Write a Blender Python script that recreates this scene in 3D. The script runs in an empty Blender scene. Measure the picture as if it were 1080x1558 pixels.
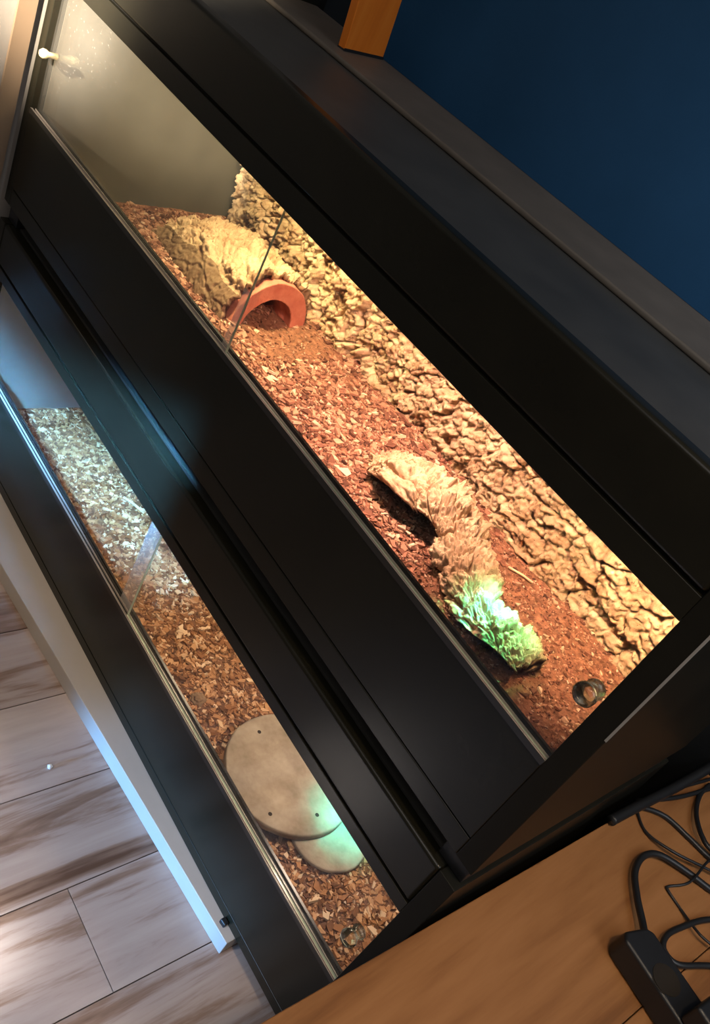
import bpy, bmesh, math, random
import numpy as np
from mathutils import Vector, Matrix, noise

random.seed(7)
RS = np.random.RandomState(11)
col = bpy.context.scene.collection
scene = bpy.context.scene

# ------------------------------------------------------------------ helpers
def link(o, parent=None):
    col.objects.link(o)
    if parent is not None:
        o.parent = parent
    return o

def tag(o, label=None, cat=None, group=None, kind=None):
    if label: o['label'] = label
    if cat: o['category'] = cat
    if group: o['group'] = group
    if kind: o['kind'] = kind
    return o

def empty(name, loc=(0, 0, 0)):
    o = bpy.data.objects.new(name, None)
    o.location = loc
    o.empty_display_size = 0.05
    return link(o)

class MB:
    """collects geometry for ONE mesh object"""
    def __init__(self):
        self.v = []; self.f = []; self.mi = []
    def add(self, vs, fs, mi=0):
        n = len(self.v)
        self.v += [tuple(p) for p in vs]
        self.f += [tuple(i + n for i in f) for f in fs]
        self.mi += [mi] * len(fs)
        return self
    def box(self, x0, x1, y0, y1, z0, z1, mi=0):
        vs = [(x0,y0,z0),(x1,y0,z0),(x1,y1,z0),(x0,y1,z0),(x0,y0,z1),(x1,y0,z1),(x1,y1,z1),(x0,y1,z1)]
        fs = [(0,3,2,1),(4,5,6,7),(0,1,5,4),(1,2,6,5),(2,3,7,6),(3,0,4,7)]
        return self.add(vs, fs, mi)
    def prism(self, poly, z0, z1, mi=0):
        n = len(poly)
        vs = [(p[0],p[1],z0) for p in poly] + [(p[0],p[1],z1) for p in poly]
        fs = [tuple(range(n-1,-1,-1)), tuple(range(n,2*n))]
        fs += [(i,(i+1)%n,n+(i+1)%n,n+i) for i in range(n)]
        return self.add(vs, fs, mi)
    def lathe(self, prof, c=(0,0,0), n=48, axis='z', mi=0):
        """prof: list of (r, h); closed with caps when r == 0"""
        base = len(self.v); rings = []
        for r, h in prof:
            if r < 1e-7:
                p = {'z':(0,0,h),'y':(0,h,0),'x':(h,0,0)}[axis]
                self.v.append(tuple(c[k]+p[k] for k in range(3))); rings.append([len(self.v)-1])
            else:
                ids = []
                for i in range(n):
                    a = 2*math.pi*i/n; u, w = r*math.cos(a), r*math.sin(a)
                    p = {'z':(u,w,h),'y':(w,h,u),'x':(h,u,w)}[axis]
                    self.v.append(tuple(c[k]+p[k] for k in range(3))); ids.append(len(self.v)-1)
                rings.append(ids)
        for a, b in zip(rings[:-1], rings[1:]):
            if len(a) == 1 and len(b) == 1: continue
            for i in range(n):
                j = (i+1) % n
                if len(a) == 1: f = (a[0], b[i], b[j])
                elif len(b) == 1: f = (a[i], a[j], b[0])
                else: f = (a[i], a[j], b[j], b[i])
                self.f.append(f); self.mi.append(mi)
        return self
    def build(self, name, mats, parent=None, smooth=False, bevel=0, seg=3, autosmooth=False):
        me = bpy.data.meshes.new(name)
        me.from_pydata(self.v, [], self.f)
        if not isinstance(mats, (list, tuple)): mats = [mats]
        for m in mats: me.materials.append(m)
        if len(mats) > 1: me.polygons.foreach_set('material_index', self.mi)
        bm = bmesh.new(); bm.from_mesh(me); bmesh.ops.recalc_face_normals(bm, faces=bm.faces); bm.to_mesh(me); bm.free()
        if smooth: me.polygons.foreach_set('use_smooth', [True]*len(me.polygons))
        me.update()
        o = bpy.data.objects.new(name, me)
        if bevel:
            b = o.modifiers.new('bevel', 'BEVEL'); b.width = bevel; b.segments = seg; b.limit_method = 'ANGLE'
            me.polygons.foreach_set('use_smooth', [True]*len(me.polygons))
            w = o.modifiers.new('wn', 'WEIGHTED_NORMAL'); w.keep_sharp = True
        return link(o, parent)

def tube(name, pts, r, mat, parent=None, n=12, sub=10, closed=False):
    """smooth tube along Catmull-Rom points, one mesh"""
    P = [Vector(p) for p in pts]; out = []
    N = len(P)
    for i in range(N-1):
        p0 = P[max(i-1,0)]; p1 = P[i]; p2 = P[i+1]; p3 = P[min(i+2,N-1)]
        for k in range(sub):
            t = k/sub
            out.append(0.5*((2*p1)+(p2-p0)*t+(2*p0-5*p1+4*p2-p3)*t*t+(3*p1-p0-3*p2+p3)*t**3))
    out.append(P[-1])
    m = MB(); rings = []
    up = Vector((0.13,0.21,0.97))
    for i, p in enumerate(out):
        d = (out[min(i+1,len(out)-1)]-out[max(i-1,0)]).normalized()
        s = d.cross(up)
        if s.length < 1e-4: s = d.cross(Vector((1,0,0)))
        s.normalize(); u = s.cross(d)
        ids = []
        for k in range(n):
            a = 2*math.pi*k/n
            m.v.append(tuple(p + r*(math.cos(a)*s+math.sin(a)*u))); ids.append(len(m.v)-1)
        rings.append(ids)
    for a, b in zip(rings[:-1], rings[1:]):
        for k in range(n):
            m.f.append((a[k],a[(k+1)%n],b[(k+1)%n],b[k])); m.mi.append(0)
    m.f.append(tuple(rings[0])); m.mi.append(0); m.f.append(tuple(rings[-1][::-1])); m.mi.append(0)
    return m.build(name, mat, parent, smooth=True)

# ------------------------------------------------------------------ materials
def s2l(c):
    return tuple((x/12.92 if x <= .04045 else ((x+.055)/1.055)**2.4) for x in (v/255 for v in c))

def newmat(name):
    m = bpy.data.materials.new(name); m.use_nodes = True
    nt = m.node_tree; b = nt.nodes['Principled BSDF']
    return m, nt, b

def nd(nt, typ, **kw):
    n = nt.nodes.new(typ)
    for k, v in kw.items():
        if k in n.inputs: n.inputs[k].default_value = v
        else: setattr(n, k, v)
    return n

def ramp(nt, stops):
    r = nt.nodes.new('ShaderNodeValToRGB'); e = r.color_ramp.elements
    while len(e) < len(stops): e.new(0.5)
    for el, (p, c) in zip(e, stops): el.position = p; el.color = (*c, 1)
    return r

def noisy(name, stops, scale=20, detail=6, rough=0.8, bump=0.0, bscale=80, stretch=(1,1,1), spec=0.3, bdist=0.004):
    """noise driven colour in object space with an optional fine bump"""
    m, nt, b = newmat(name); L = nt.links
    tc = nd(nt, 'ShaderNodeTexCoord'); mp = nd(nt, 'ShaderNodeMapping'); mp.inputs['Scale'].default_value = stretch
    L.new(tc.outputs['Object'], mp.inputs['Vector'])
    n = nd(nt, 'ShaderNodeTexNoise', Scale=scale, Detail=detail, Roughness=0.6); L.new(mp.outputs['Vector'], n.inputs['Vector'])
    r = ramp(nt, stops); L.new(n.outputs['Fac'], r.inputs['Fac']); L.new(r.outputs['Color'], b.inputs['Base Color'])
    b.inputs['Roughness'].default_value = rough; b.inputs['Specular IOR Level'].default_value = spec
    if bump:
        n2 = nd(nt, 'ShaderNodeTexNoise', Scale=bscale, Detail=5); L.new(mp.outputs['Vector'], n2.inputs['Vector'])
        bp = nd(nt, 'ShaderNodeBump', Strength=bump, Distance=bdist); L.new(n2.outputs['Fac'], bp.inputs['Height'])
        L.new(bp.outputs['Normal'], b.inputs['Normal'])
    return m

M = {}
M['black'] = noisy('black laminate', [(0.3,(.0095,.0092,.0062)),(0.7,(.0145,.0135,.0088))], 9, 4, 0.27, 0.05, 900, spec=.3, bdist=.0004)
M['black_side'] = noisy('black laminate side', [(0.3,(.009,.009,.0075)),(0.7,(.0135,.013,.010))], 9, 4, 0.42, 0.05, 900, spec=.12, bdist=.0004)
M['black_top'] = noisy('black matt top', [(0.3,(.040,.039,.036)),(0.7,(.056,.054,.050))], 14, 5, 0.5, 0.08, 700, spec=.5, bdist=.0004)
M['gap'] = noisy('black groove', [(0,(.001,.001,.001)),(1,(.002,.002,.002))], 5, 2, .8)
M['lining'] = noisy('grey lining', [(0.3,(.070,.062,.049)),(0.7,(.095,.085,.068))], 12, 6, .55, .04, 300)
M['rear_top'] = noisy('dusty grey black top', [(0.3,(.10,.083,.066)),(0.7,(.135,.112,.09))], 14, 5, 0.55, 0.08, 700, spec=.5, bdist=.0004)
M['lining_daylit'] = noisy('daylit grey lining', [(0.3,(.26,.25,.235)),(0.7,(.32,.31,.29))], 12, 6, .6, .04, 300)  # paler copy of the lining, daylight on the lower end wall put into its colour
M['runner'] = noisy('black plastic', [(0,(.02,.018,.017)),(1,(.03,.028,.026))], 30, 2, .25, spec=.6)
M['lip_glint'] = noisy('runner lip glint', [(0,(.34,.29,.26)),(1,(.40,.35,.31))], 30, 2, .25, spec=.6)  # pale colour paints the reflections along the black runner
M['rubber'] = noisy('black rubber', [(0,(.008,.009,.011)),(1,(.014,.015,.018))], 40, 2, .42, spec=.5)
M['white_board'] = noisy('white melamine', [(0.3,(.46,.43,.40)),(0.7,(.52,.49,.46))], 8, 4, .4)
M['wall_blue'] = noisy('blue painted wall', [(0.35,(.012,.066,.155)),(0.65,(.015,.076,.178))], 6, 5, .75, .12, 260, bdist=.0015)
M['wall_white'] = noisy('pale wall', [(0.35,(.27,.245,.225)),(0.65,(.30,.275,.25))], 5, 4, .7, .05, 200)
M['wall_band'] = noisy('beige casing', [(0,(.20,.14,.095)),(1,(.24,.17,.115))], 10, 3, .5)
M['shade_paint'] = noisy('black dado', [(0,(.006,.007,.008)),(1,(.010,.011,.012))], 10, 3, .5)  # black that stands in for shade on the walls
M['terracotta'] = noisy('terracotta', [(0.3,(.44,.12,.075)),(0.7,(.60,.23,.15))], 40, 6, .85, .6, 160)
M['pot_in'] = M['terracotta']
M['stone'] = noisy('pale stone disc', [(0.3,(.20,.155,.11)),(0.5,(.29,.235,.18)),(0.72,(.40,.335,.26))], 26, 7, .7, .15, 120)
M['hole'] = noisy('dark hole', [(0,(.012,.009,.007)),(1,(.02,.015,.01))], 40, 2, .9)
M['cream'] = noisy('cream plastic', [(0,(.75,.64,.40)),(1,(.80,.70,.46))], 30, 2, .3)
M['cord_cream'] = noisy('cream cord', [(0,(.62,.50,.28)),(1,(.68,.56,.33))], 30, 2, .45)
M['crumb'] = noisy('white crumb', [(0,(.75,.72,.70)),(1,(.85,.82,.80))], 100, 2, .8)
M['edge_glint'] = noisy('grey edge highlight', [(0,(.22,.22,.22)),(1,(.34,.34,.34))], 60, 3, .5)
M['stick'] = noisy('pale stick', [(0.3,(.50,.34,.20)),(0.7,(.66,.48,.31))], 90, 4, .8)

def wood(name, stops, scale, along='y', rough=.4, island=0.0, streak=None):
    m, nt, b = newmat(name); L = nt.links
    tc = nd(nt, 'ShaderNodeTexCoord'); mp = nd(nt, 'ShaderNodeMapping')
    mp.inputs['Scale'].default_value = (1, .09, 1) if along == 'y' else ((.09, 1, 1) if along == 'x' else (1, 1, .09))
    L.new(tc.outputs['Object'], mp.inputs['Vector'])
    geo = nd(nt, 'ShaderNodeNewGeometry')
    off = nd(nt, 'ShaderNodeVectorMath', operation='SCALE'); off.inputs[0].default_value = (37.1, 11.7, 5.3)
    L.new(geo.outputs['Random Per Island'], off.inputs['Scale'])
    ad = nd(nt, 'ShaderNodeVectorMath', operation='ADD'); L.new(mp.outputs['Vector'], ad.inputs[0]); L.new(off.outputs['Vector'], ad.inputs[1])
    n = nd(nt, 'ShaderNodeTexNoise', Scale=scale, Detail=7, Roughness=.62, Distortion=.9); L.new(ad.outputs['Vector'], n.inputs['Vector'])
    w = nd(nt, 'ShaderNodeTexNoise', Scale=scale*7, Detail=4, Roughness=.6); L.new(ad.outputs['Vector'], w.inputs['Vector'])
    mx = nd(nt, 'ShaderNodeMath', operation='MULTIPLY_ADD'); L.new(w.outputs['Fac'], mx.inputs[0]); mx.inputs[1].default_value = .28
    mx2 = nd(nt, 'ShaderNodeMath', operation='SUBTRACT'); L.new(n.outputs['Fac'], mx2.inputs[0]); mx2.inputs[1].default_value = .14
    L.new(mx2.outputs[0], mx.inputs[2])
    r = ramp(nt, stops); L.new(mx.outputs[0], r.inputs['Fac'])
    hs = nd(nt, 'ShaderNodeHueSaturation')
    v = nd(nt, 'ShaderNodeMath', operation='MULTIPLY_ADD'); L.new(geo.outputs['Random Per Island'], v.inputs[0]); v.inputs[1].default_value = island; v.inputs[2].default_value = 1-island/2
    L.new(v.outputs[0], hs.inputs['Value']); L.new(r.outputs['Color'], hs.inputs['Color']); L.new(hs.outputs['Color'], b.inputs['Base Color'])
    b.inputs['Roughness'].default_value = rough; b.inputs['Specular IOR Level'].default_value = .4
    bp = nd(nt, 'ShaderNodeBump', Strength=.08, Distance=.001); L.new(w.outputs['Fac'], bp.inputs['Height']); L.new(bp.outputs['Normal'], b.inputs['Normal'])
    return m

M['plank'] = wood('pale oak plank', [(.30,(.11,.062,.042)),(.41,(.24,.165,.13)),(.49,(.38,.315,.295)),(.70,(.46,.405,.385))], 13, 'y', .42, .14)
M['bench'] = wood('orange brown bench wood', [(.28,(.10,.040,.015)),(.44,(.21,.088,.031)),(.56,(.29,.13,.048)),(.75,(.37,.175,.07))], 10, 'y', .34, .12)
M['post'] = wood('orange pine', [(.3,(.62,.14,.010)),(.5,(.74,.19,.016)),(.8,(.80,.24,.028))], 22, 'z', .45, .05)

def cork(name, stops, scale):
    m, nt, b = newmat(name); L = nt.links
    tc = nd(nt, 'ShaderNodeTexCoord')
    n = nd(nt, 'ShaderNodeTexNoise', Scale=scale, Detail=10, Roughness=.74, Distortion=.5); L.new(tc.outputs['Object'], n.inputs['Vector'])
    r = ramp(nt, stops); L.new(n.outputs['Fac'], r.inputs['Fac'])
    # dark lenticels scattered over the cork
    n3 = nd(nt, 'ShaderNodeTexNoise', Scale=150, Detail=3, Roughness=.6, Distortion=1.2); L.new(tc.outputs['Object'], n3.inputs['Vector'])
    r3 = ramp(nt, [(.30,(.16,.11,.07)),(.37,(1,1,1))]); L.new(n3.outputs['Fac'], r3.inputs['Fac'])
    mm = nd(nt, 'ShaderNodeMixRGB', blend_type='MULTIPLY'); mm.inputs[0].default_value = .8
    L.new(r.outputs['Color'], mm.inputs[1]); L.new(r3.outputs['Color'], mm.inputs[2]); L.new(mm.outputs[0], b.inputs['Base Color'])
    b.inputs['Roughness'].default_value = .88; b.inputs['Specular IOR Level'].default_value = .15
    n2 = nd(nt, 'ShaderNodeTexNoise', Scale=210, Detail=8, Roughness=.75); L.new(tc.outputs['Object'], n2.inputs['Vector'])
    vo = nd(nt, 'ShaderNodeTexVoronoi', Scale=95); vo.feature = 'DISTANCE_TO_EDGE'
    wv = nd(nt, 'ShaderNodeMixRGB'); wv.inputs[0].default_value = .02; L.new(tc.outputs['Object'], wv.inputs[1]); L.new(n2.outputs['Color'], wv.inputs[2])
    L.new(wv.outputs[0], vo.inputs['Vector'])
    mn = nd(nt, 'ShaderNodeMath', operation='MINIMUM'); L.new(vo.outputs['Distance'], mn.inputs[0]); mn.inputs[1].default_value = .12
    ad = nd(nt, 'ShaderNodeMath', operation='MULTIPLY_ADD'); L.new(mn.outputs[0], ad.inputs[0]); ad.inputs[1].default_value = 3.0; L.new(n2.outputs['Fac'], ad.inputs[2])
    bp = nd(nt, 'ShaderNodeBump', Strength=.45, Distance=.003); L.new(ad.outputs[0], bp.inputs['Height']); L.new(bp.outputs['Normal'], b.inputs['Normal'])
    return m
M['cork'] = cork('cork bark', [(.28,(.20,.115,.06)),(.40,(.38,.235,.135)),(.52,(.53,.37,.23)),(.72,(.68,.51,.34))], 26)
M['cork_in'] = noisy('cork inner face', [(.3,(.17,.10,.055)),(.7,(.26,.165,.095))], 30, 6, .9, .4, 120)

def chips(name, stops):
    m, nt, b = newmat(name); L = nt.links
    geo = nd(nt, 'ShaderNodeNewGeometry'); r = ramp(nt, stops)
    r.color_ramp.interpolation = 'LINEAR'
    L.new(geo.outputs['Random Per Island'], r.inputs['Fac']); L.new(r.outputs['Color'], b.inputs['Base Color'])
    b.inputs['Roughness'].default_value = .85; b.inputs['Specular IOR Level'].default_value = .2
    return m
M['soil'] = noisy('dark mulch', [(.3,(.11,.043,.023)),(.5,(.21,.09,.05)),(.7,(.32,.15,.085))], 120, 8, .95, .8, 260, bdist=.003)
M['soil_low'] = noisy('brown mulch', [(.3,(.10,.042,.02)),(.5,(.18,.08,.04)),(.7,(.26,.13,.07))], 120, 8, .95, .8, 260, bdist=.003)
M['chip'] = chips('bark chip', [(0,(.075,.028,.017)),(.35,(.23,.096,.060)),(.65,(.36,.172,.11)),(.88,(.44,.25,.165)),(1,(.62,.45,.32))])
M['chip_low'] = chips('beech chip', [(0,(.12,.05,.022)),(.3,(.27,.12,.05)),(.6,(.42,.21,.095)),(.85,(.55,.33,.18)),(1,(.68,.52,.36))])

def pane(name, tint=(1,1,1), base=.035, dust=0.0):
    m, nt, b = newmat(name); L = nt.links
    nt.nodes.remove(b); out = nt.nodes['Material Output']
    lw = nd(nt, 'ShaderNodeLayerWeight', Blend=.5)
    pw = nd(nt, 'ShaderNodeMath', operation='POWER'); L.new(lw.outputs['Facing'], pw.inputs[0]); pw.inputs[1].default_value = 4.5
    ma = nd(nt, 'ShaderNodeMath', operation='MULTIPLY_ADD'); L.new(pw.outputs[0], ma.inputs[0]); ma.inputs[1].default_value = .9; ma.inputs[2].default_value = base
    tr = nd(nt, 'ShaderNodeBsdfTransparent'); tr.inputs['Color'].default_value = (*tint, 1)
    gl = nd(nt, 'ShaderNodeBsdfGlossy', Roughness=.03)
    mx = nd(nt, 'ShaderNodeMixShader'); L.new(ma.outputs[0], mx.inputs['Fac']); L.new(tr.outputs[0], mx.inputs[1]); L.new(gl.outputs[0], mx.inputs[2])
    last = mx
    if dust:
        tc = nd(nt, 'ShaderNodeTexCoord')
        vo = nd(nt, 'ShaderNodeTexVoronoi', Scale=110); L.new(tc.outputs['Object'], vo.inputs['Vector'])
        lt = nd(nt, 'ShaderNodeMath', operation='LESS_THAN'); L.new(vo.outputs['Distance'], lt.inputs[0]); lt.inputs[1].default_value = .13
        no = nd(nt, 'ShaderNodeTexNoise', Scale=9, Detail=4); L.new(tc.outputs['Object'], no.inputs['Vector'])
        gt = nd(nt, 'ShaderNodeMath', operation='GREATER_THAN'); L.new(no.outputs['Fac'], gt.inputs[0]); gt.inputs[1].default_value = .52
        mu = nd(nt, 'ShaderNodeMath', operation='MULTIPLY'); L.new(lt.outputs[0], mu.inputs[0]); L.new(gt.outputs[0], mu.inputs[1])
        m3 = nd(nt, 'ShaderNodeMath', operation='MULTIPLY_ADD'); L.new(mu.outputs[0], m3.inputs[0]); m3.inputs[1].default_value = .12
        m4 = nd(nt, 'ShaderNodeMath', operation='MULTIPLY'); L.new(no.outputs['Fac'], m4.inputs[0]); m4.inputs[1].default_value = dust
        L.new(m4.outputs[0], m3.inputs[2])
        df = nd(nt, 'ShaderNodeBsdfDiffuse'); df.inputs['Color'].default_value = (.75,.72,.68,1)
        m5 = nd(nt, 'ShaderNodeMixShader'); L.new(m3.outputs[0], m5.inputs['Fac']); L.new(mx.outputs[0], m5.inputs[1]); L.new(df.outputs[0], m5.inputs[2])
        last = m5
    L.new(last.outputs[0], out.inputs['Surface'])
    return m
M['glass'] = pane('sheet glass', (.985,.995,.985), .018)
M['glass_dusty'] = pane('dusty sheet glass', (.985,.995,.985), .018, .07)
M['glass_edge'] = noisy('green glass edge', [(0,(.34,.42,.31)),(1,(.42,.50,.38))], 20, 2, .15, spec=.8)
M['seal'] = pane('clear seal strip', (.95,.93,.90), .04, .5)
gk, nt, b = newmat('clear acrylic'); b.inputs['Transmission Weight'].default_value = 1; b.inputs['Base Color'].default_value = (1,.97,.78,1); b.inputs['Roughness'].default_value = .1; b.inputs['IOR'].default_value = 1.45
M['acrylic'] = gk

# ------------------------------------------------------------------ the setting
ZF = -0.030
m = MB()
seams = [-.02, .104, .234, .364, .494, .624, .762, .900, 1.038, 1.176, 1.314, 1.452, 1.59, 1.728, 1.866, 2.004, 2.142, 2.28, 2.42]
seams = [1.3015+(x-1.3015)*1.0072 for x in seams]; seams[0] = -.014; seams[-1] = 2.42
for i in range(len(seams)-1):
    x0, x1 = seams[i]+.0008, seams[i+1]-.0008
    y = -2.6 + (.157+.37*i) % 1.1 if i != 7 else -1.375
    ys = [-2.6]
    yy = y
    while yy < .57:
        if yy > -2.55: ys.append(yy)
        yy += 1.222
    ys.append(.59)
    for a, b_ in zip(ys[:-1], ys[1:]):
        m.box(x0, x1, a+.0006, b_-.0006, ZF-.012, ZF)
m.box(-.02, 2.42, -2.6, .59, ZF-.02, ZF-.006, 1)
fl = m.build('floor', [M['plank'], M['gap']]); tag(fl, kind='structure')
o = MB().box(-.6, 2.6, .58, .64, ZF, 2.4).build('wall_back', M['wall_blue']); tag(o, kind='structure')
o = MB().box(-.12, -.014, -2.6, .58, ZF, 2.4).build('wall_left', M['wall_white']); tag(o, kind='structure')
o = MB().box(-.014, -.009, -.034, -.008, .44, 1.6).build('trim_1', M['wall_band']); tag(o, kind='structure')  # narrow strip of darker beige on the left wall
o = MB().box(-.014, .012, .44, .56, ZF, 2.4).build('shade_corner', M['shade_paint']); tag(o, kind='structure')  # added black column, paints the dark rear corner of the left wall
o = MB().box(-.014, 2.6, .56, .58, ZF, .805).build('shade_board', M['shade_paint'], bevel=.004); tag(o, kind='structure')  # added black board, paints the shadow band between vivarium top and blue wall

# white plinth board under the lower vivarium
m = MB().prism([(.002,-.0785),(1.054,-.0125),(1.0405,.30),(.002,.30)], ZF, -.0004)
o = m.build('plinth_board', M['white_board'], bevel=.0012)
tag(o, 'long low white board lying on the plank floor under the lower black vivarium', 'board')
f = MB().prism([(1.025,-.0085),(1.035,-.0075),(1.0345,-.0006),(1.0245,-.0006)], -.0004, .008).build('stop_block', M['rubber'], o, bevel=.0015)
tag(f, 'small black stop near the board end')

# ------------------------------------------------------------------ the vivariums
def vivarium(base, label, gb, gt, groove_top, ztop_front, ztop, groove_low, xl, xr, x_mid, dusty, knobs, strip, zfl):
    root = empty('vivarium', (0, 0, base)); tag(root, label, 'vivarium', 'black sliding-door vivariums')
    B = base
    def bx(x0,x1,y0,y1,z0,z1): return MB().box(x0,x1,y0,y1,z0-B,z1-B)
    K = M['black']
    D = .42; sl, sr = .0195, .0235
    bx(0, sl, 0, D, base, ztop_front).build('side_panel', K, root, bevel=.0012)
    sp = bx(1.2-sr, 1.2, 0, D, base, ztop_front).build('side_panel', M['black_side'], root, bevel=.0012)
    if dusty:
        bx(1.1985, 1.2006, -.0006, .0004, .648, ztop_front-.001).build('edge_highlight', M['edge_glint'], sp)  # thin pale strip painting the highlight on the front right edge
    bx(sl, 1.2-sr, D-.012, D, base, ztop).build('back_panel', K, root)
    bx(sl, 1.2-sr, .012, D-.012, base, zfl).build('floor_panel', K, root)
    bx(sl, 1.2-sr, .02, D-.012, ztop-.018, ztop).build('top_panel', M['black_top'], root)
    bx(sl, 1.2-sr, 0, .02, groove_top+.0012, ztop_front).build('upper_fascia', K, root, bevel=.005)
    bx(sl, 1.2-sr, .0005, .019, gt+.0004, groove_top-.0012).build('header_strip', K, root, bevel=.0008)
    bx(sl, 1.2-sr, .006, .018, groove_top-.006, groove_top+.006).build('groove_backing', M['gap'], root)
    bx(sl, 1.2-sr, 0, .018, groove_low+.0012, gb-.0055).build('lower_fascia', K, root, bevel=.0008)
    bx(sl, 1.2-sr, .0005, .018, base, groove_low-.0012).build('base_strip', K, root, bevel=.0012)
    bx(sl, 1.2-sr, .006, .016, groove_low-.006, groove_low+.006).build('groove_backing', M['gap'], root)
    # runner for the glass: three ridges in one part
    r = MB()
    for y0, y1, z1, mi in ((-.0010,.0,.0010,0),(.0,.0006,.0013,1),(.0006,.0022,-.0018,0),(.0022,.0028,.0010,1),(.0028,.0072,-.0022,0),(.0072,.0078,.0010,1),(.0078,.0136,-.0022,0),(.0136,.0168,.0010,0)):
        r.box(sl, 1.2-sr, y0, y1, gb-.0055-B, gb+z1-B, mi)
    r.build('door_runner', [M['runner'], M['lip_glint']], root)
    # left wall lining
    bx(sl, sl+.0012, .0185, D-.012, zfl, ztop-.018).build('side_lining', M['lining'] if dusty else M['lining_daylit'], root)
    # sliding glass
    def door(x0, x1, y0, mat, edge=None):
        t = .0032; z0, z1 = gb-.001-B, gt+.003-B
        q = MB()
        vs = [(x0,y0,z0),(x1,y0,z0),(x1,y0+t,z0),(x0,y0+t,z0),(x0,y0,z1),(x1,y0,z1),(x1,y0+t,z1),(x0,y0+t,z1)]
        q.add(vs, [(0,1,5,4),(2,3,7,6)], 0); q.add(vs, [(0,3,2,1),(4,5,6,7),(1,2,6,5),(3,0,4,7)], 1)
        return q.build('glass_door', [mat, edge or M['glass_edge']], root)
    dr = door(x_mid, 1.2-sr, .0036, M['glass'])
    dl = door(sl, x_mid+.007, .0096, M['glass_dusty'] if dusty else M['glass'], M['glass'])
    s0, s1, sz0, sz1 = strip
    MB().box(s0, s1, .0082, .0094, sz0-B, sz1-B).build('seal_strip', M['seal'], dl)
    for (kx, kz, which, mat) in knobs:
        y0 = .0036 if which == 'r' else .0096
        pr = [(0,y0+.0),(.0085,y0),(.0092,y0-.003),(.006,y0-.007),(.0075,y0-.011),(.0105,y0-.015),(.0105,y0-.019),(.008,y0-.0225),(0,y0-.0235)] if which == 'r' else \
             [(0,y0),(.0042,y0),(.0038,y0-.012),(.0062,y0-.0165),(.0066,y0-.021),(.004,y0-.025),(0,y0-.026)]
        k = MB().lathe([(r_, h_) for r_, h_ in pr], (kx, 0, kz-B), 32, 'y').build('door_knob', mat, dr if which == 'r' else dl, smooth=True)
    return root

up = vivarium(.4297, 'upper black vivarium with cork bark lit warm behind its sliding glass', .5856, .7674, .7955, .868, .835, .4577, .021, 1.1755, .606, True,
              [(.043,.673,'l',M['cream']), (1.166,.672,'r',M['acrylic'])], (.590,.604,.5845,.662), .449)
lo = vivarium(.0, 'lower black vivarium standing on white board, round pale discs behind glass', .1468, .3105, .3301, .399, .399, .019, .03, 1.1676, .628, False,
              [(1.160,.234,'r',M['acrylic'])], (.596,.626,.146,.308), .016)
# raised rear part of the upper top and the feet between the two
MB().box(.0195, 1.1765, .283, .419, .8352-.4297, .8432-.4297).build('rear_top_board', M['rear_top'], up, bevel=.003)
for x0, x1 in ((.002,.034),(1.160,1.196)):
    for y0, y1 in ((.012,.05),(.36,.40)):
        MB().box(x0, x1, y0, y1, .3992-.4297, -.0002).build('foot', M['rubber'], up, bevel=.001)

# ------------------------------------------------------------------ bedding
def fbm(x, y, s, seed=0., o=4):
    return noise.fractal(Vector((x*s+seed, y*s-seed, seed*.37)), 1.0, 2.0, o)

def bed_height(kind, x, y):
    if kind == 'up':
        h = .463 + .004*fbm(x,y,7,3.1) + .002*fbm(x,y,40,9.2,3)
        h += .006*math.exp(-((x-.62)/.14)**2-((y-.20)/.12)**2)
        h += .010*max(0,(y-.31)/.09)*max(0,1-abs(x-.62)/.5)
        h -= .010*math.exp(-((x-.37)/.07)**2-((y-.285)/.045)**2)
        return h
    return .022 + .003*fbm(x,y,8,5.3) + .0015*fbm(x,y,45,2.2,3) + .006*math.exp(-((x-.56)/.10)**2-((y-.20)/.1)**2)

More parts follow.
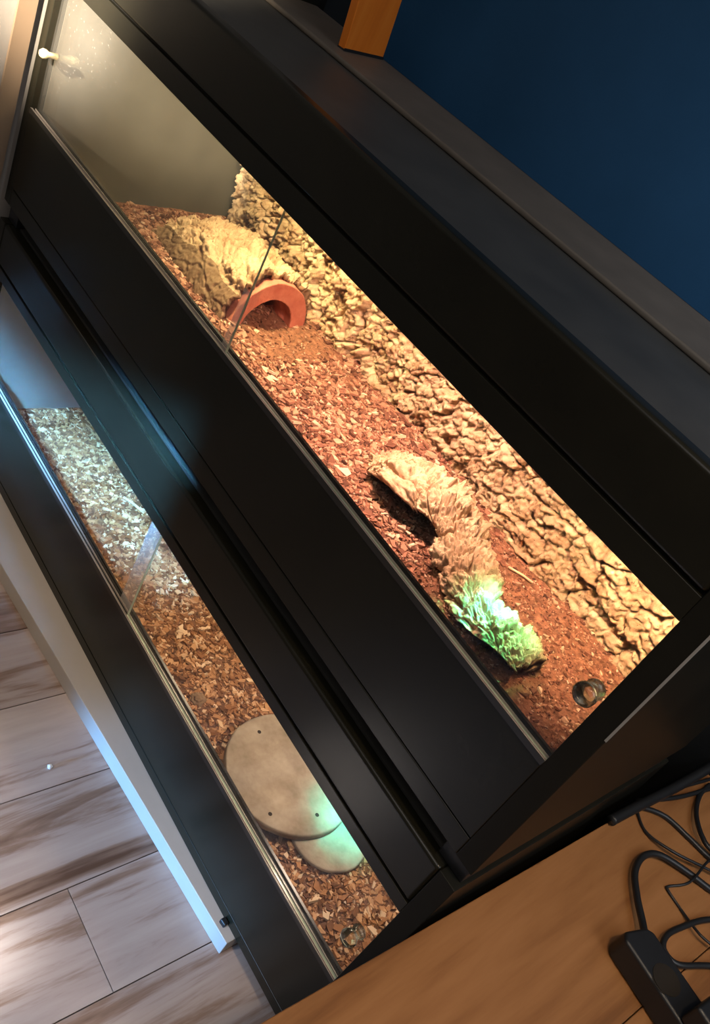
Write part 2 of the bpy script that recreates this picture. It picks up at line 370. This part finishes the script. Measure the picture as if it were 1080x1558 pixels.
def bedding(name, kind, z0, n, size, mats, label, coarse):
    x0, x1, y0, y1 = .0215, 1.1755, .0185, .4075
    m = MB(); nx, ny = 300, 100
    for j in range(ny+1):
        for i in range(nx+1):
            x = x0+(x1-x0)*i/nx; y = y0+(y1-y0)*j/ny
            m.v.append((x, y, bed_height(kind,x,y)))
    for j in range(ny):
        for i in range(nx):
            a = j*(nx+1)+i; m.f.append((a,a+1,a+nx+2,a+nx+1)); m.mi.append(0)
    # skirt down to the vivarium floor
    edge = [i for i in range(nx+1)] + [(j+1)*(nx+1)-1 for j in range(1,ny+1)] + [ny*(nx+1)+i for i in range(nx-1,-1,-1)] + [j*(nx+1) for j in range(ny-1,0,-1)]
    b0 = len(m.v)
    for e in edge: m.v.append((m.v[e][0], m.v[e][1], z0))
    E_ = len(edge)
    for k in range(E_):
        m.f.append((edge[k], b0+k, b0+(k+1)%E_, edge[(k+1)%E_])); m.mi.append(0)
    m.f.append(tuple(b0+k for k in range(E_))); m.mi.append(0)
    R = random.Random(5 if kind == 'up' else 6)
    for c in range(n):
        x = R.uniform(x0+.008, x1-.008); y = R.uniform(y0+.03, y1-.006)
        k = coarse(x, y)
        if R.random() > k[0]: continue
        L = size*R.lognormvariate(0,.45)*k[1]; L = min(L, size*3.2*k[1]); W = L*R.uniform(.3,.8); T = min(L*R.uniform(.12,.35), .0035)
        h = bed_height(kind,x,y) + T*.4 + R.uniform(0,.0022)
        rot = Matrix.Rotation(R.uniform(0,6.283),3,'Z') @ Matrix.Rotation(R.gauss(0,.28),3,'X') @ Matrix.Rotation(R.gauss(0,.22),3,'Y')
        p = [(-L/2,-W*R.uniform(.1,.5)),(L*R.uniform(.1,.4),-W/2),(L/2,W*R.uniform(-.2,.3)),(L*R.uniform(-.3,.2),W/2)]
        bend = R.gauss(0,.0008)
        vs = []
        for s in (-1,1):
            for q,(u,w) in enumerate(p):
                d = rot @ Vector((u*(1 if s>0 else R.uniform(.85,1.1)), w, s*T/2 + (bend if q in (0,2) else 0)))
                vs.append((x+d.x, y+d.y, h+d.z))
        m.add(vs, [(3,2,1,0),(4,5,6,7),(0,1,5,4),(1,2,6,5),(2,3,7,6),(3,0,4,7)], 1)
    me_o = m.build(name, mats)
    tag(me_o, label, 'bedding', kind='stuff')
    return me_o

def coarse_up(x, y):
    if x > .86: return (.75, .55)            # fine soil towards the right end
    if x < .12: return (.9, .8)
    if abs(x-.39) < .07 and abs(y-.29) < .07: return (.3, .6)
    return (1.0, 1.0)
bedding('bark_bedding', 'up', .4495, 26000, .0062, [M['soil'], M['chip']], 'dark reddish bark mulch covering the floor of the upper vivarium', coarse_up)
def coarse_lo(x, y):
    if (x-.892)**2+(y-.178)**2 < .098**2 or (x-.99)**2+(y-.19)**2 < .058**2: return (0,1)
    return (1.0, 1.0 if x > .5 else .95)
bedding('wood_chip_bedding', 'low', .0165, 25000, .0070, [M['soil_low'], M['chip_low']], 'loose orange-brown wood chips covering the floor of the lower vivarium', coarse_lo)

# ------------------------------------------------------------------ cork bark
def cells(P, seeds):
    """F1, F2 and index of nearest seed for points P (N,2)"""
    F1 = np.empty(len(P)); F2 = np.empty(len(P)); I = np.empty(len(P), int)
    for a in range(0, len(P), 8000):
        d = np.sqrt(((P[a:a+8000,None,:]-seeds[None])**2).sum(2))
        k = np.argpartition(d, 1, axis=1)[:, :2]
        dd = np.take_along_axis(d, k, 1); o = np.argsort(dd, 1); dd = np.take_along_axis(dd, o, 1); k = np.take_along_axis(k, o, 1)
        F1[a:a+8000] = dd[:,0]; F2[a:a+8000] = dd[:,1]; I[a:a+8000] = k[:,0]
    return F1, F2, I

def plates(u, v, cu, cv, seed, crack, warp=.25, tilt=.35):
    """plate height and crack depth of cork: u, v metres, cu, cv the cell size"""
    rs = np.random.RandomState(seed)
    wu = np.array([noise.fractal(Vector((a/cu*.9+seed, b/cv*.9, 1.3)),1,2,4) for a, b in zip(u, v)])
    wv = np.array([noise.fractal(Vector((a/cu*.9, b/cv*.9+seed, 7.7)),1,2,4) for a, b in zip(u, v)])
    P = np.stack([u/cu+warp*wu, v/cv+warp*wv], 1)
    lo_, hi_ = P.min(0)-1, P.max(0)+1
    gx, gy = np.meshgrid(np.arange(math.floor(lo_[0]), hi_[0]), np.arange(math.floor(lo_[1]), hi_[1]))
    S = np.stack([gx.ravel(), gy.ravel()], 1) + rs.rand(gx.size, 2)*.95
    F1, F2, I = cells(P, S)
    hgt = rs.rand(len(S))[I]; tx = rs.randn(len(S))[I]; ty = rs.randn(len(S))[I]
    loc = P - S[I]
    e = np.clip((F2-F1)/crack, 0, 1)
    return hgt + tilt*(tx*loc[:,0]+ty*loc[:,1]), e*e*(3-2*e)

def slab(name, x0, x1, z0, z1, yb, seed, cu, cv, label, rng, thick=.02, bulge=.012, angle=0., rough=1., edge_amp=.012):
    nx = int((x1-x0)/.0016); nz = int((z1-z0)/.0020)
    X, Z = np.meshgrid(np.linspace(x0,x1,nx+1), np.linspace(z0,z1,nz+1))
    x = X.ravel().copy(); z = Z.ravel().copy()
    ca, sa = math.cos(angle), math.sin(angle)
    u, w = x*ca+z*sa, -x*sa+z*ca
    h1, e1 = plates(u, w, cu, cv, seed, .13, .42, .2)
    h2, e2 = plates(u, w, cu*.36, cv*.40, seed+5, .16, .42, .2)
    n1 = np.array([noise.fractal(Vector((a*30+seed,b*30,2.2)),.9,2.1,6) for a,b in zip(u,w)])
    n2 = np.array([noise.fractal(Vector((a*150,b*150+seed,5.2)),.7,2.1,4) for a,b in zip(u,w)])
    big = np.array([noise.fractal(Vector((a*6+seed*3,b*6,9.2)),1,2,3) for a,b in zip(x,z)])
    tz = (z-z0)/(z1-z0)
    out = thick + bulge*(1-(2*tz-1)**2) + .008*big + rough*(.013*(h1-.5) + .0062*(h2-.5)*e1 - .017*(1-e1) - .0075*(1-e2) + .006*n1 + .0042*n2)
    rs = np.random.RandomState(seed+77)
    for k in range(int((x1-x0)*430)):
        pu, pw = u.min()+rs.rand()*(u.max()-u.min()), w.min()+rs.rand()*(w.max()-w.min()); ra = rs.uniform(.0018,.0055); rb = ra*rs.uniform(.4,.9)
        q = ((u-pu)/ra)**2+((w-pw)/rb)**2; out -= rs.uniform(.004,.009)*np.sqrt(np.clip(1-q,0,1))
    # rounded, ragged rim
    rag = np.array([noise.fractal(Vector((a*24+seed,b*24,4.4)),1,2,4) for a,b in zip(x,z)])
    dl = np.minimum(np.minimum(x-x0, x1-x), (z-z0)*1.0) + .004*rag
    f = np.clip(dl/.014, 0, 1); out = out*(.25+.75*np.sqrt(np.clip(1-(1-f)**2,0,1)))
    out = np.clip(out, .004, rng)
    k = edge_amp
    xx = x + k*rag*np.exp(-np.minimum(x-x0, x1-x)/.03)
    xx = np.clip(xx, .0222, 1.1758)
    m = MB(); n = len(x)
    m.v = [(xx[i], yb-out[i], z[i]) for i in range(n)] + [(xx[i], yb, z[i]) for i in range(n)]
    W = nx+1
    for j in range(nz):
        for i in range(nx):
            a = j*W+i; m.f.append((a,a+1,a+W+1,a+W)); m.mi.append(0); m.f.append((n+a,n+a+W,n+a+W+1,n+a+1)); m.mi.append(0)
    for i in range(nx):
        m.f.append((i,n+i,n+i+1,i+1)); a = nz*W+i; m.f.append((a,a+1,n+a+1,n+a)); m.mi += [0,0]
    for j in range(nz):
        a = j*W; m.f.append((a,a+W,n+a+W,n+a)); a = j*W+nx; m.f.append((a,n+a,n+a+W,a+W)); m.mi += [0,0]
    o = m.build(name, M['cork'], smooth=True)
    return tag(o, label, 'bark', 'cork bark slabs on the back wall')

slab('cork_bark_slab', .030, .475, .452, .806, .4075, 3, .045, .05, 'yellow-lit cork bark slab on back wall behind the clay hide', .075, thick=.034, bulge=.010, rough=1.25)
slab('cork_bark_slab', .455, .790, .452, .806, .4070, 21, .034, .030, 'pinkish middle cork bark slab cracked into many small blocks', .07, thick=.024, bulge=.012, angle=.15, rough=1.0)
slab('cork_bark_slab', .770, 1.170, .452, .806, .4075, 42, .085, .042, 'large orange cork bark slab on back wall at the far right', .07, thick=.032, bulge=.014, angle=-.12, rough=.85)

def log(name, axis, label, parent_mats, nth=150, ns=240, thick=.008, seed=1, amp=1., cu=.03, holes=(), ground=None, smooth_from=None):
    """half tube of cork swept along axis: list of (x, y, zbase, half_width, height, a_right, a_left) with the arc's end angles in degrees"""
    A = np.array(axis); t = np.linspace(0, 1, len(A)); T = np.linspace(0, 1, ns+1)
    def cr(c):
        # smooth interpolation (Catmull-Rom on the columns)
        out = []
        for q in T:
            f = q*(len(c)-1); i = min(int(f), len(c)-2); s = f-i
            p0, p1, p2, p3 = c[max(i-1,0)], c[i], c[i+1], c[min(i+2,len(c)-1)]
            out.append(.5*(2*p1+(p2-p0)*s+(2*p0-5*p1+4*p2-p3)*s*s+(3*p1-p0-3*p2+p3)*s**3))
        return np.array(out)
    C_ = [cr(A[:,k]) for k in range(A.shape[1])]
    dx = np.gradient(C_[0]); dy = np.gradient(C_[1]); L = np.sqrt(dx*dx+dy*dy); tx, ty = dx/L, dy/L
    lx, ly = -ty, tx            # left-hand side of the travel direction (far side)
    arc = np.concatenate([[0], np.cumsum(np.sqrt(np.diff(C_[0])**2+np.diff(C_[1])**2))])
    pts = []; us = []; vs = []; nrm = []; an = []
    for i in range(ns+1):
        for j in range(nth+1):
            a = math.radians(C_[5][i] + (C_[6][i]-C_[5][i])*j/nth)
            cu_, su = math.cos(a), math.sin(a)
            pts.append((C_[0][i]+lx[i]*C_[3][i]*cu_, C_[1][i]+ly[i]*C_[3][i]*cu_, C_[2][i]+C_[4][i]*su))
            nrm.append((lx[i]*cu_, ly[i]*cu_, su)); us.append(arc[i]); vs.append(C_[3][i]*a); an.append(math.degrees(a))
    pts = np.array(pts); nrm = np.array(nrm); us = np.array(us); vs = np.array(vs)
    h1, e1 = plates(us, vs, cu*1.5, cu, seed, .15, .45, .15); h2, e2 = plates(us, vs, cu*.5, cu*.4, seed+9, .18, .45, .15)
    n1 = np.array([noise.fractal(Vector(p)*32+Vector((seed,0,0)),.9,2.1,6) for p in pts])
    n0 = np.array([noise.fractal(Vector(p)*11+Vector((0,seed,0)),1,2.1,3) for p in pts])
    n2 = np.array([noise.fractal(Vector(p)*130+Vector((seed,0,0)),.7,2.1,4) for p in pts])
    d = amp*(.008*(h1-.5) - .009*(1-e1) + .003*(h2-.5)*e1 - .004*(1-e2) + .008*n1 + .008*n0 + .0042*n2)
    rs = np.random.RandomState(seed+55)
    for k in range(90):
        hu, hv = rs.uniform(0,us.max()), rs.uniform(vs.min(),vs.max()); ra = rs.uniform(.002,.0055); q = ((us-hu)/ra)**2+((vs-hv)/(ra*rs.uniform(.45,.9)))**2
        d = d - rs.uniform(.003,.008)*np.sqrt(np.clip(1-q,0,1))
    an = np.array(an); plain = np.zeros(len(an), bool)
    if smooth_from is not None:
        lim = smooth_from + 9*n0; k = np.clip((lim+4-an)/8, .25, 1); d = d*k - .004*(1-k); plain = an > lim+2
    for (hu, hv, hr, hd) in holes:
        q = np.sqrt((us-hu)**2+(vs-hv)**2); d = d - hd*np.clip(1-(q/hr)**2,0,1)**.5*(q<hr)
    out = pts + nrm*d[:,None]
    inn = pts + nrm*(np.minimum(d,.004) - thick - .002*n0)[:,None]
    # ragged ends
    W = nth+1
    for i in list(range(0,8))+list(range(ns-7,ns+1)):
        e = (1-i/8) if i < 8 else (1-(ns-i)/8)
        for j in range(W):
            k = i*W+j; g = .009*e*noise.fractal(Vector((j*.13, seed*2., i>20)),1,2,4)
            out[k,0] += tx[i]*g; out[k,1] += ty[i]*g; inn[k,0] += tx[i]*g; inn[k,1] += ty[i]*g
    m = MB(); n = len(out)
    if ground is not None:
        out[:,2] = np.maximum(out[:,2], ground); inn[:,2] = np.maximum(inn[:,2], ground)
    m.v = [tuple(p) for p in out] + [tuple(p) for p in inn]
    for i in range(ns):
        for j in range(nth):
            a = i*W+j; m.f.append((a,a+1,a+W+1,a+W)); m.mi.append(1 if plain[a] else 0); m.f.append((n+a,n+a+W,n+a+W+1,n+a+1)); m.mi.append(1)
        a = i*W; m.f.append((a,a+W,n+a+W,n+a)); m.mi.append(0); a = i*W+nth; m.f.append((a,n+a,n+a+W,a+W)); m.mi.append(0)
    for j in range(nth):
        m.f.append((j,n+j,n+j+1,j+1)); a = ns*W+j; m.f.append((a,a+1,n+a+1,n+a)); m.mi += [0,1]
    o = m.build(name, parent_mats, smooth=True)
    return tag(o, label, 'log')

log('cork_log', [(.118,.268,.456,.082,.044,0,180),(.17,.268,.456,.084,.068,-4,184),(.23,.268,.456,.088,.083,-4,184),(.30,.268,.456,.089,.091,-4,184),(.350,.270,.456,.088,.092,-2,182)],
    'cork half log lying over the red clay hide at left', [M['cork'], M['cork_in']], seed=4, cu=.035, amp=1.0, smooth_from=140, holes=[(.135,.150,.016,.012),(.06,.12,.006,.006),(.19,.10,.006,.006)])
lg = log('cork_branch', [(.690,.268,.456,.040,.026,0,150),(.735,.268,.458,.070,.052,-6,150),(.785,.255,.464,.078,.060,-6,140),(.835,.254,.468,.058,.058,-8,138),(.875,.246,.466,.049,.054,-8,150),
    (.925,.222,.462,.042,.052,-8,172),(.975,.202,.460,.043,.050,-6,160),(1.02,.195,.462,.040,.050,-6,142),(1.052,.193,.462,.038,.047,-6,134)],
    'hollow gnarled cork branch with green light, lying near the glass', [M['cork'], M['cork_in']], seed=13, cu=.028, amp=1.1, ns=340,
    holes=[(.262,.085,.0075,.010),(.300,.060,.006,.010),(.312,.088,.0055,.008),(.345,.045,.004,.006),(.285,.062,.004,.006)])

# red clay hide: a thick half pot
m = MB(); ns, nt_ = 24, 40
prof = []
for i in range(ns+1):
    s = i/ns; x = .20+.162*s
    ro = .060+.010*s+(.004 if s > .86 else 0); ri = ro-.016-(.010*max(0,(s-.5)*2))
    prof.append((x, ro, ri))
out_, in_ = [], []
for (x, ro, ri) in prof:
    for j in range(nt_+1):
        a = math.pi*j/nt_
        w = 1+.02*noise.fractal(Vector((x*20, math.cos(a)*2, math.sin(a)*2)),1,2,3)
        out_.append((x, .276+ro*w*math.cos(a), .452+(ro+(.002 if x < .335 else .010))*w*math.sin(a)))
        in_.append((x, .274+ri*w*math.cos(a), .452+(ri+.006)*w*math.sin(a)))
n = len(out_); W = nt_+1; m.v = out_+in_
for i in range(ns):
    for j in range(nt_):
        a = i*W+j; m.f.append((a,a+1,a+W+1,a+W)); m.f.append((n+a,n+a+W,n+a+W+1,n+a+1)); m.mi += [0,0]
    for j in (0,nt_):
        a = i*W+j; m.f.append((a,a+W,n+a+W,n+a)); m.mi.append(0)
for j in range(nt_):
    for a in (j, ns*W+j): m.f.append((a,a+1,n+a+1,n+a)); m.mi.append(0)
o = m.build('clay_hide', M['terracotta'], bevel=.002)
tag(o, 'red clay half-pot hide with arched opening under the cork half log', 'hide')

# sticks
def stick(p0, p1, r, label, mat):
    a = Vector(p0); b_ = Vector(p1); mid = (a+b_)/2+Vector((.002,.001,.0015))
    o = tube('stick', [a, (a+mid)/2, mid, b_], r, mat, n=7, sub=4); return tag(o, label, 'stick')
stick((.905,.330,.468),(.937,.350,.467),.0017,'thin pale stick on brown mulch between cork branch and bark',M['stick'])
stick((.286,.196,.0285),(.330,.216,.0285),.0024,'short pale stick on wood chips at left of lower vivarium',M['stick'])
# small knot of dark wood on the chips
m = MB(); bm = bmesh.new(); bmesh.ops.create_icosphere(bm, subdivisions=4, radius=.011)
for v in bm.verts:
    v.co *= 1+.35*noise.fractal(v.co*110,1,2,4); v.co.z *= .6
m.v = [(v.co.x+.724, v.co.y+.115, v.co.z+.028) for v in bm.verts]; m.f = [tuple(v.index for v in f.verts) for f in bm.faces]; m.mi = [0]*len(m.f); bm.free()
o = m.build('wood_knot', M['cork_in'], smooth=True); tag(o, 'small dark knot of wood on chips before the large pale disc', 'wood')
# bluish grey root lying by the seal of the lower glass
# round discs
def disc(name, c, r, z0, z1, label, hole_pts):
    m = MB().lathe([(0,z0),(r-.002,z0),(r,z0+.002),(r,z1-.003),(r-.0008,z1-.001),(r-.003,z1),(r*.6,z1-.0004),(0,z1-.0006)], (c[0],c[1],0), 96)
    R = random.Random(name+label)
    m.v = [(x+.0012*noise.noise(Vector((x*40,y*40,3))), y+.0012*noise.noise(Vector((x*40,y*40,8))), z) for x,y,z in m.v]
    o = m.build(name, M['stone'], smooth=False)
    for k, f in enumerate(o.data.polygons): f.use_smooth = abs(f.normal.z) > .5
    tag(o, label, 'disc', 'round pale discs in the lower vivarium')
    for (hx, hy) in hole_pts:
        MB().lathe([(0,z1-.0012),(.0030,z1-.0012),(.0030,z1+.0001),(.0022,z1+.00015),(0,z1+.00005)], (hx,hy,0), 20).build('peg_hole', M['hole'], o)
    return o
disc('stone_disc', (.892,.178), .102, .0345, .047, 'larger pale round disc with three peg holes, on wood chips', [(.816,.166),(.938,.109),(.966,.176)])
disc('stone_disc', (.990,.190), .062, .0275, .0342, 'smaller pale round disc tucked under the larger one', [])

# ------------------------------------------------------------------ things around
# orange wooden post standing on the top
m = MB(); z0 = .8434
m.add([(.205,.349,z0),(.192,.349,z0),(.172,.412,z0),(.185,.412,z0)], [], 0)
m = MB()
b0 = [(.240,.315,z0),(.226,.313,z0),(.203,.409,z0),(.217,.411,z0)]
m.add([(x,y,z) for x,y,z in b0]+[(x+.03,y-.085,z+.42) for x,y,z in b0], [(0,1,2,3),(4,7,6,5),(0,4,5,1),(1,5,6,2),(2,6,7,3),(3,7,4,0)], 0)
o = m.build('wooden_post', M['post'], bevel=.0012)
tag(o, 'orange wooden post standing on the black top by the blue wall', 'post')
MB().prism([(x,y) for x,y,_ in [(.2405,.3145,0),(.2255,.3125,0),(.2025,.4095,0),(.2175,.4115,0)]], .8433, .8475).build('foot_pad', M['rubber'], o)

# wooden bench to the right
root = empty('wooden_bench', (1.8,0,ZF)); tag(root, 'orange-brown wooden bench with tangled cables on it, beside vivarium', 'bench')
m = MB(); n_b = 7
e0, e1 = (1.1862,-.72), (1.2212,.552)
xe = 2.38
for k in range(n_b):
    t0, t1 = k/n_b, (k+1)/n_b
    def px(t, e): return e[0]+(xe-e[0])*t
    g = .0004
    m.prism([(px(t0,e0)+g-1.8,e0[1]),(px(t1,e0)-g-1.8,e0[1]),(px(t1,e1)-g-1.8,e1[1]),(px(t0,e1)+g-1.8,e1[1])], .317-ZF, .345-ZF)
m.build('bench_top', M['bench'], root, bevel=.0012)
for (lx_, ly_) in ((1.26,-.66),(2.32,-.66),(1.30,.50),(2.32,.50)):
    MB().box(lx_-1.825,lx_-1.775,ly_-.025,ly_+.025,0,.317-ZF).build('leg', M['bench'], root, bevel=.003)

# cables on the bench
ZB = .345
def cable(pts, r, label, lift=None):
    P = [(x,y,ZB+r+.0006+(lift[i] if lift else 0)) for i,(x,y) in enumerate(pts)]
    o = tube('cable', P, r, M['rubber'], n=10, sub=10)
    return tag(o, label, 'cable', 'black cables on the bench')
cable([(1.345,.385),(1.338,.379),(1.306,.362),(1.277,.340),(1.268,.314),(1.276,.284),(1.298,.258),(1.319,.238),(1.331,.2225)], .0042, 'thick black cable bent in a wide loop above power strip', [0,0,.002,.004,.004,.004,.005,.007,.011])
cable([(1.40,.40),(1.362,.341),(1.347,.284),(1.345,.256),(1.354,.241),(1.372,.246),(1.394,.288),(1.43,.34)], .0035, 'black cable in tight loop touching frame edge beside power strip', [.004]*8)
cable([(1.217,.372),(1.244,.404),(1.282,.415),(1.313,.421),(1.36,.44)], .0034, 'black cable arching from vivarium corner over the wide loop')
cable([(1.221,.370),(1.248,.356),(1.284,.362),(1.326,.399),(1.37,.43)], .0019, 'thin black cable slanting from vivarium corner to wide loop', [0,0,.009,.0075,.0075])
cable([(1.34,.445),(1.315,.416),(1.319,.351),(1.309,.325),(1.311,.319),(1.337,.315),(1.365,.304),(1.385,.311)], .0016, 'thinnest black cable with sharp kink inside the wide loop', [.010,.009,.0085,0,0,0,.008,.008])
cable([(1.213,.381),(1.235,.451),(1.249,.523),(1.256,.548)], .003, 'black cable running back along vivarium side, nearer one')
cable([(1.2185,.42),(1.229,.482),(1.240,.545)], .0024, 'thin black cable running back close against vivarium side')
cable([(1.245,.53),(1.249,.495),(1.264,.456),(1.288,.428),(1.31,.425),(1.35,.452)], .0032, 'black cable curving down from the cable tangle at frame edge', [0,0,.004,.008,.008,.006])
o = tube('cable', [(1.2165,.31,.353),(1.219,.36,.354),(1.223,.42,.355),(1.226,.47,.358),(1.230,.55,.37)], .0065, M['rubber'], n=16)
tag(o, 'thick dark hose lying on bench along the vivarium side', 'hose')
# power strip
root = empty('power_strip', (1.36,.19,ZB)); tag(root, 'black power strip on the bench at the frame corner', 'power strip')
m = MB().prism([(1.3155-1.36,.183-.19),(1.322-1.36,.174-.19),(1.52-1.36,.155-.19),(1.53-1.36,.20-.19),(1.333-1.36,.218-.19),(1.325-1.36,.213-.19)], .0006, .034)
m.build('housing', M['rubber'], root, bevel=.004)
for sx in (1.372, 1.42, 1.468):
    s_ = MB().lathe([(0,.0345),(.0165,.0345),(.0165,.0340),(0.018,.0336)], (sx-1.36,.188-.19-(sx-1.36)*.08,0), 28).build('socket', M['hole'], root)
m = MB().prism([(1.395-1.36+x,.19-.19+y) for x,y in ((-.005,-.03),(.05,-.036),(.056,.028),(.002,.034))], .034, .062)
# black adapter plugged on the strip
ar = empty('power_adapter', (1.41,.19,ZB+.0342)); tag(ar, 'black power adapter plugged onto the power strip', 'adapter')
MB().prism([(-.008,-.024),(.045,-.030),(.052,.030),(-.002,.036)], .0006, .03).build('housing', M['rubber'], ar, bevel=.004)

# things on the plank floor
pts = [(.345+.078*math.cos(a)*.75, -.125+.062*math.sin(a)*1.1, ZF+.0046) for a in [math.radians(q) for q in range(-200,165,15)]]
o = tube('cord_loop', pts, .004, M['cord_cream'], n=10, sub=5); tag(o, 'cream cord loop lying on plank floor at the frame edge', 'cord')
m = MB(); bm = bmesh.new(); bmesh.ops.create_icosphere(bm, subdivisions=3, radius=.0032)
for v in bm.verts: v.co *= 1+.4*noise.fractal(v.co*400,1,2,3)
m.v = [(v.co.x+.729, v.co.y-.109, v.co.z+ZF+.0026) for v in bm.verts]; m.f = [tuple(v.index for v in f.verts) for f in bm.faces]; m.mi = [0]*len(m.f); bm.free()
o = m.build('crumb', M['crumb'], smooth=True); tag(o, 'tiny white crumb on the pale plank floor', 'crumb')

# ------------------------------------------------------------------ light
def aim(o, target):
    d = Vector(target)-o.location; o.rotation_euler = d.to_track_quat('-Z','Y').to_euler()
def area(name, loc, target, size, power, color, size_y=None, spread=180):
    l = bpy.data.lights.new(name, 'AREA'); l.energy = power; l.color = color; l.size = size
    if size_y: l.shape = 'RECTANGLE'; l.size_y = size_y
    l.spread = math.radians(spread)
    o = bpy.data.objects.new(name, l); o.location = loc; link(o); aim(o, target); return o
def spot(name, loc, target, power, color, angle, blend=.5, radius=.02):
    l = bpy.data.lights.new(name, 'SPOT'); l.energy = power; l.color = color; l.spot_size = math.radians(angle); l.spot_blend = blend; l.shadow_soft_size = radius
    o = bpy.data.objects.new(name, l); o.location = loc; link(o); aim(o, target); return o

w = bpy.data.worlds.new('world'); scene.world = w; w.use_nodes = True
bg = w.node_tree.nodes['Background']; bg.inputs['Color'].default_value = (1,.93,.80,1); bg.inputs['Strength'].default_value = .09

# vivarium lamps
area('lamp_upper_left', (.36,.17,.812), (.34,.33,.50), .06, 3.9, (1,.80,.42), .04, 150)
area('lamp_upper_middle', (.74,.15,.812), (.70,.30,.48), .08, 3.7, (1,.60,.46), .04, 120)
area('lamp_upper_right', (1.09,.13,.812), (1.07,.39,.58), .08, 2.3, (1,.64,.37), .04, 84)
area('lamp_lower_left', (.62,.22,.375), (.62,.2,.02), .12, 1.2, (1,.72,.46), .08)
area('lamp_lower_right', (.98,.22,.375), (.95,.2,.02), .14, 1.4, (1,.74,.56), .08)
# added green and cyan spots imitating prismatic reflections on branch and disc
spot('green_spot', (.99,.20,.80), (.990,.194,.50), 34, (.08,1,.42), 24, .8)
spot('cyan_spot', (.97,.21,.80), (.976,.200,.50), 42, (.0,.62,1), 12, 1)
spot('cyan_spot_low', (.985,.21,.37), (.985,.225,.04), 20, (.0,.9,.78), 26, 1)
# warm room lamp in front that reaches the left end wall
spot('room_lamp', (.86,-1.75,1.50), (.02,.09,.745), 2300, (1,.85,.64), 10, 1, .05)
# daylight, room light and added fill spots
area('daylight_left', (.52,-.56,.95), (.22,.15,.03), .60, 3.4, (.17,.51,1), .13, 7)
spot('daylight_floor', (.6,-2.0,1.6), (.98,-.30,-.02), 110, (.74,.84,1), 20, 1, .1)
area('daylight_low', (.878,-1.5,.13), (.878,0,-.015), .38, .62, (.16,.48,1), .2, 6)
area('window_right', (2.3,.1,1.7), (1.2,.2,.5), .7, 10, (.9,.95,1), .9)
area('ceiling_glow', (1.0,-1.3,2.3), (.9,-.1,.0), 1.0, 8, (1,.92,.88))
spot('warm_floor_fill', (.45,-1.0,2.0), (.42,-.08,0), 45, (1,.66,.34), 22, 1, .1)  # added fill, warms the left end of floor and board; no lamp there
spot('warm_bench_fill', (1.6,-.5,2.2), (1.35,0,.35), 60, (1,.74,.48), 40, 1, .1)  # added fill that brightens the bench, no actual fitting
spot('wall_lamp', (1.9,-.6,1.9), (1.25,.56,1.05), 40, (.95,.97,1), 45, 1, .1)
spot('top_fill', (1.7,-.3,1.9), (1.17,.37,.84), 520, (1,.86,.70), 15, 1, .05)  # added fill, lifts the right end of the rear top board
spot('sun_patch', (.2,-2.0,1.8), (.90,-.345,-.02), 900, (1,.95,.86), 4.5, .9, .03)

# ------------------------------------------------------------------ camera
cd = bpy.data.cameras.new('camera'); cam = bpy.data.objects.new('camera', cd); link(cam)
R_ = [[0.5465770049183049,0.72447042964749,0.41999544552401596],[0.6906734513732804,-0.10640190215796468,-0.7152963153723692],[-0.47352271462164963,0.6810442216064595,-0.5585293250616261]]
right, down, view = [Vector(r) for r in R_]
mat = Matrix(((right.x,-down.x,-view.x,1.3015079),(right.y,-down.y,-view.y,-.6080084),(right.z,-down.z,-view.z,1.09127029),(0,0,0,1)))
cam.matrix_world = mat
cd.sensor_fit = 'VERTICAL'; cd.sensor_height = 36; cd.lens = 36*1361.6545/1558; cd.clip_start = .01
scene.camera = cam
scene.view_settings.view_transform = 'Standard'; scene.view_settings.look = 'None'; scene.view_settings.gamma = 1
scene.view_settings.use_curve_mapping = False; scene.view_settings.exposure = 0.0
